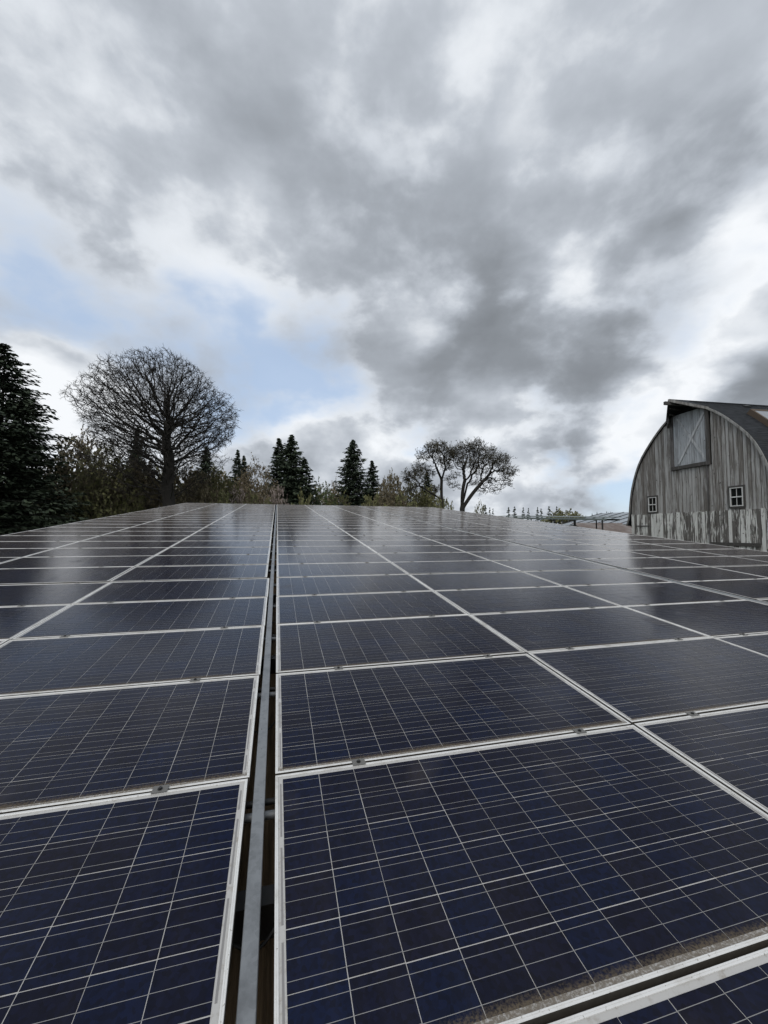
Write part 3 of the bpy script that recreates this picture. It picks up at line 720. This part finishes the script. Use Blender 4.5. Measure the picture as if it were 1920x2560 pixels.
# big bare oak with a domed crown
D = 45; H = hgt_at(866, D); rng = random.Random(7)
prof = [(9.6,.8),(11.2,2.8),(12.8,5.4),(14.4,7.6),(16.0,8.9),(17.2,9.1),(18.6,8.6),(20.0,7.7),(21.5,6.1),(23.0,4.1),(24.2,2.2),(H,.6)]
att = env_points(rng, 8800, [(z, r*.94) for z, r in prof], cx=-1.2, shell=.45, lump=.11) + env_points(rng, 420, [(7.2,2.0),(9.5,6.0),(12.0,7.8),(13.2,8.0)], cx=-1.6, shell=.6)
trunk = [(.10*math.sin(k*.5) - .5*(k/40)**2, .10*math.cos(k*.63), k*.42-.1) for k in range(42)]
OAK = bare_tree(rng, trunk, att, .36, 3.4, .42, 90, .66, .016, 6, .62, .0145, wob=.20, e=2.3, thick=.05, mats=(M_BARK, M_TWIGO, M_OLIVE), trop=(0,0,.55))
plant('oak_tree', 'huge bare domed oak standing behind the left edge of the solar array', 'tree', OAK, 422, D)

# two spreading oaks on the right with small new leaves
def clumps(rng, lst, per):
    out = []
    for (x, y, z, r, h) in lst:
        k = 0
        while k < per*r*r*h/8:
            v = Vector((rng.uniform(-1,1), rng.uniform(-1,1), rng.uniform(-1,1)))
            if v.length < 1: out.append((x+v.x*r, y+v.y*r, z+v.z*h)); k += 1
    return out
D2 = 60; q = D2/F
rng = random.Random(12)
cl = [((px-1153)*q, rng.uniform(-1.8,1.8), hgt_at(py, D2), r*.98, h*.85) for px, py, r, h in ((1178,1120,2.3,.9),(1208,1128,2.2,1.1),(1150,1132,1.8,1.0),(1238,1152,2.0,1.0),(1258,1180,1.7,.9),(1205,1158,2.0,1.0),(1165,1160,1.6,1.0),(1230,1198,1.5,.7),(1272,1202,.9,.8),(1190,1205,1.0,.7),(1128,1150,1.1,.8),(1246,1222,.9,.5),(1140,1190,.8,.5),(1216,1184,1.2,.5),(1178,1182,1.1,.6),(1256,1150,.9,.5),(1192,1108,.9,.5),(1282,1186,.5,.5),(1136,1138,1.1,.6),(1214,1224,1.0,.5),(1132,1212,.8,.4))]
trunk = [[(.012*k, .02*math.sin(k), .5*k-.1) for k in range(18)],
         [17] + [(.2+.12*k, .1*k, 8.4+.42*k) for k in range(1, 9)], [16] + [(.2+.26*k, -.1*k, 7.9+.46*k-.010*k*k) for k in range(1, 11)], [17] + [(.2-.05*k+.01*k*k, -.12*k, 8.4+.46*k) for k in range(1, 9)]]
OAKR = bare_tree(rng, trunk, clumps(rng, cl, 520), .32, 4.5, .38, 80, .38, .014, 5, .9, .014, leaf_n=6, leaf_s=.085, wob=.34, e=2.2, thick=.05, mats=(M_BARK, M_BARK, M_OAKL))
plant('oak_tree', 'spreading oak with sprouting leaves, right one of the pair beyond the array', 'tree', OAKR, 1153, D2)
rng = random.Random(31)
cl = [((px-1105)*q, rng.uniform(-1.8,1.8), hgt_at(py, D2+2), r*.98, h*.85) for px, py, r, h in ((1090,1126,2.1,.9),(1066,1142,1.7,.9),(1116,1132,1.5,1.0),(1054,1168,1.6,.8),(1038,1188,1.5,.8),(1020,1200,1.2,.8),(1100,1156,1.5,.8),(1120,1164,1.0,.8),(1030,1224,1.0,.6),(1078,1180,.9,.5),(1012,1180,.6,.5),(1098,1112,.8,.4),(1060,1200,.8,.4),(1086,1222,.7,.4),(1126,1198,.7,.4))]
trunk = [[(.05*math.sin(k*.5), 0, k*.5-.1) for k in range(26)], [25] + [(-.14*k, .05*k, 12.4+.36*k) for k in range(1, 7)], [25] + [(.12*k, 0, 12.4+.40*k) for k in range(1, 6)], [19] + [(-.42*k, .1*k, 9.4+.28*k) for k in range(1, 9)]]
OAKL = bare_tree(rng, trunk, clumps(rng, cl, 520), .32, 4.5, .38, 80, .26, .014, 5, .9, .014, leaf_n=6, leaf_s=.085, wob=.34, e=2.2, thick=.05, mats=(M_BARK, M_BARK, M_OAKL))
plant('oak_tree', 'slimmer spreading oak with sprouting leaves, left one of the pair beyond the array', 'tree', OAKL, 1105, D2+2)

# conifers
CA = conifer_meshes(22, 5.9, 1, 64, 12, 84, .36)
CB = conifer_meshes(18, 4.0, 2, 62, 12, 46, .46)
CC = conifer_meshes(18, 3.4, 3, 56, 11, 40, .46, lean=1)
CD = conifer_meshes(14, 2.4, 4, 20, 6, 12, .8)
def fir(kind, label, px, py, depth, wpx, rot, group=None, name='fir_tree'):
    mt, mf, H0, R0 = kind; H1 = hgt_at(py, depth); R1 = wpx*1.22*depth/F
    return plant(name, label, 'tree', (mt, mf), px, depth, rot, (R1/R0, R1/R0, H1/H0), group)
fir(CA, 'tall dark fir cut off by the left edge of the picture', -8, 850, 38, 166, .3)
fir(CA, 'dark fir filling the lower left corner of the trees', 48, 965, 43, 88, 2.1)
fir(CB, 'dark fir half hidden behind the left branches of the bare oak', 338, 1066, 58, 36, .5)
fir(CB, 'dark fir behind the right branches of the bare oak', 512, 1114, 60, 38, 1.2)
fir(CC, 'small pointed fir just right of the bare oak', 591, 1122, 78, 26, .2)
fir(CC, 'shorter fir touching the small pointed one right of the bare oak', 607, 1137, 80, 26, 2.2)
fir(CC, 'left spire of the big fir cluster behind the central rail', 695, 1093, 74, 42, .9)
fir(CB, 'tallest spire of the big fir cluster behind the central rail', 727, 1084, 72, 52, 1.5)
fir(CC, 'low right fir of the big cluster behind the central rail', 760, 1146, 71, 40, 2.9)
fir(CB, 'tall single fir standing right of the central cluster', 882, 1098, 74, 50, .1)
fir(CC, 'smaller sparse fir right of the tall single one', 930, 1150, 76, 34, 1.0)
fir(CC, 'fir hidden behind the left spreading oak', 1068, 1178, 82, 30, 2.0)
for i, (px, py, w, dp, lb) in enumerate(((1272,1268,9,210,'leftmost'),(1287,1266,8,215,'second'),(1309,1268,6,235,'third'),(1322,1270,6,240,'fourth'),(1345,1268,7,225,'fifth'),(1354,1271,7,225,'sixth'),(1374,1265,8,215,'seventh'),(1393,1266,7,220,'eighth'))):
    fir(CD, f'tiny distant fir above the array edge, {lb} from the right-hand oak', px, py, dp, w, i*.7, 'distant firs on the skyline')
for i, (px, py, w, lb) in enumerate(((1214,1262,8,'taller'),(1225,1268,5,'middle'),(1233,1271,5,'shortest'))):
    fir(CD, f'{lb} of three tiny firs beside the trunk of the right-hand oak', px, py, 200, w, i, 'distant firs on the skyline')

# leafless and budding understorey trees
def bushy(seed, H, Rb, leafm, nleaf, twigm, natt=900, ls=.12):
    rng = random.Random(seed); prof = [(H*.12,Rb*.5),(H*.3,Rb*.95),(H*.55,Rb),(H*.78,Rb*.75),(H*.93,Rb*.42),(H,Rb*.12)]
    att = env_points(rng, natt, prof, shell=.3)
    tr = [(.1*math.sin(k), .1*math.cos(k*1.4), k*.4-.1) for k in range(max(3, int(H*.3/.4)))]
    return bare_tree(rng, tr, att, .36, 6, .5, 50, .12+.007*H, .014, 5, .85, .015, e=2.1, leaf_n=nleaf, leaf_s=ls, wob=.32, thick=.05, mats=(M_BARK, twigm, leafm))
U1 = bushy(41, 10, 4.2, M_BROWN, 5, M_TWIG, ls=.15); U2 = bushy(42, 9, 4.6, M_OLIVE, 5, M_TWIG, ls=.15); U3 = bushy(43, 9, 4.0, M_TAN, 3, M_TWIGB)
U4 = bushy(44, 5, 3.0, M_PINK, 4, M_TWIG, 260, .11); U5 = bushy(45, 6, 3.2, M_GREENL, 6, M_TWIG, 300, .14); U6 = bushy(46, 4.5, 3.2, M_OLIVE, 6, M_TWIG, 260, .14)
def under(ms, H0, R0, label, px, py, depth, wpx, rot, name='bare_tree', cat='tree', group=None):
    H1 = hgt_at(py, depth); R1 = wpx*depth/F; plant(name, label, cat, ms, px, depth, rot, (R1/R0, R1/R0, H1/H0), group)
under(U1, 10, 4.2, 'leafless brown tree right beside the dark left firs', 190, 1078, 50, 78, .4)
under(U2, 9, 4.6, 'leafless brown tree below the left branches of the oak', 262, 1110, 47, 85, 1.4)
under(U1, 10, 4.2, 'low leafless tree left of the oak trunk', 335, 1140, 50, 80, 2.6)
under(U2, 9, 4.6, 'low brushy tree directly behind the oak trunk', 405, 1165, 56, 75, .9)
under(U1, 10, 4.2, 'leafless tree right of the oak trunk', 480, 1165, 52, 72, 3.4)
under(U2, 9, 4.6, 'twiggy tree where the oak branches end on the right', 545, 1175, 58, 62, 5.0)
under(U3, 9, 4.0, 'tan budding tree left of the central fir cluster', 640, 1150, 66, 62, .2, 'budding_tree')
under(U3, 9, 4.0, 'small tan budding tree at the foot of the pointed firs', 605, 1185, 66, 45, 2.2, 'budding_tree')
under(U4, 5, 3.0, 'pale pink blossoming shrub left of the central rail', 588, 1212, 58, 42, .7, 'blossom_shrub', 'shrub')
under(U4, 5, 3.0, 'pale pink blossoming shrub before the central fir cluster', 690, 1213, 60, 40, 2.9, 'blossom_shrub', 'shrub')
under(U5, 6, 3.2, 'fresh green leafy tree between the two fir groups', 802, 1204, 74, 48, .5, 'leafy_tree')
under(U3, 9, 4.0, 'pale tan tree left of the tall single fir', 840, 1198, 86, 30, 1.1, 'budding_tree')
under(U1, 10, 4.2, 'slender leafless grove tree right of the sparse fir', 978, 1180, 68, 46, 1.9)
under(U2, 9, 4.6, 'brown leafless tree left of the spreading oaks', 1030, 1205, 70, 50, 4.1)
under(U2, 9, 4.6, 'brown brushy tree behind the slimmer spreading oak', 1075, 1218, 74, 40, .6)
for i, (px, py, w, lb) in enumerate(((90,1290,60,'below the lower left firs'),(170,1265,60,'below the brown tree beside the left firs'),(255,1255,60,'below the left oak branches'),(330,1240,60,'left of the oak trunk'),(465,1235,60,'right of the oak trunk'),(550,1232,55,'below the right oak branches'),(640,1238,50,'left of the central fir cluster'),(760,1240,45,'right of the central fir cluster'),(850,1242,45,'left of the tall single fir'),(930,1240,50,'under the sparse fir'),(1010,1242,50,'left of the slimmer spreading oak'),(1110,1248,40,'between the spreading oaks'),(1200,1264,28,'right of the spreading oaks'))):
    under(U6, 4.5, 3.2, f'low olive bush along the tree line, {lb}', px, py, 46 if i < 4 else 52, w, i*1.3, 'bush', 'bush', 'bushes along the tree line')
rng = random.Random(77)
cl = [(0,0,8.5,4.2,2.0),(3.5,0,7.8,3.2,1.6),(-3.4,0,7.4,3.2,1.7)]
FO = bare_tree(rng, [(0,0,k*.6) for k in range(10)], clumps(rng, cl, 30), .6, 6, .8, 40, .3, .05, 4, 1.2, .05, leaf_n=5, leaf_s=.3, mats=(M_BARK, M_TWIG, M_OLIVE))
plant('round_tree', 'distant round olive tree beyond the steel canopy', 'tree', FO, 1414, 120, .4, (1.15,1.15,hgt_at(1275,120)/10.7))
# far wood that closes the tree line behind the array
rng = random.Random(66); fo = MB(); tv = []
for i in range(420):
    px = rng.uniform(-150, 1090); dp = rng.uniform(88, 125); p = at(px, 1332, dp); hh = hgt_at(rng.gauss(1222, 14) + (30 if px > 980 else (-42 if px < 560 else 0)), dp); r_ = rng.uniform(1.6, 3.2)
    for k in range(120):
        v = Vector((rng.gauss(0,1), rng.gauss(0,1), rng.gauss(0,1))).normalized()*rng.random()**.4; o = Vector((p.x+v.x*r_, p.y+v.y*r_, hh*(.52+.48*v.z)))
        u = Vector((rng.gauss(0,1), rng.gauss(0,1), rng.gauss(0,1))).normalized(); w_ = u.orthogonal().normalized(); q = rng.uniform(.25,.6)
        fo.poly([o-u*q, o+w_*q*.6, o+u*q, o-w_*q*.6]); tv.append(rng.random())
w = fo.obj('far_wood', M_BROWN); set_tint(w.data, tv); w['kind'] = 'stuff'; w['label'] = 'dim brown and olive wood behind the tree line'; w['category'] = 'wood'
# forested far hill on the right
M_HILL = mat('wooded_hillside', lambda t, b: t.put(b.inputs['Base Color'], t.mix(t.noise(pos(t), .05, 6, .7), (.02,.03,.026), (.045,.06,.045))), rough=1)
mb = MB(); NX = 60; ridge = []
for i in range(NX+1):
    x = 120 + 620*i/NX; yb = 700; h = 4 + 46*max(0, min(1, (i-8)/42))**.8 + 3*noise.noise(Vector((i*.35, 0, 3))); ridge.append((x, yb, h))
for i in range(NX):
    (x0,y0,h0),(x1,y1,h1) = ridge[i], ridge[i+1]
    mb.quad((x0,y0-150,-1),(x1,y1-150,-1),(x1,y1,h1),(x0,y0,h0)); mb.quad((x0,y0,h0),(x1,y1,h1),(x1,y1+200,-1),(x0,y0+200,-1))
hl = mb.obj('hill', M_HILL, None, True); hl['kind'] = 'structure'
rng = random.Random(55); fo = MB(); tv = []
for i in range(900):
    k = rng.uniform(0, NX-1); j = int(k); f_ = k-j; x = ridge[j][0]+(ridge[j+1][0]-ridge[j][0])*f_; h = ridge[j][2]+(ridge[j+1][2]-ridge[j][2])*f_
    s_ = rng.random(); y = 700-140*s_; z = h*(1-s_*.93)-1; hh = rng.uniform(7, 15); r_ = hh*.22
    for lv in range(4):
        zb = z + hh*lv*.22; rr = r_*(1-lv*.22); zt_ = zb + hh*.4
        for q_ in range(6):
            a0, a1 = q_*1.047+lv, (q_+1)*1.047+lv; fo.poly([(x+rr*math.cos(a0),y+rr*math.sin(a0),zb),(x+rr*math.cos(a1),y+rr*math.sin(a1),zb),(x,y,zt_)]); tv.append(rng.random())
w = fo.obj('far_wood', M_NEEDB); set_tint(w.data, tv); w['kind'] = 'stuff'; w['label'] = 'dark conifer wood on the far hillside left of the barn'; w['category'] = 'wood'
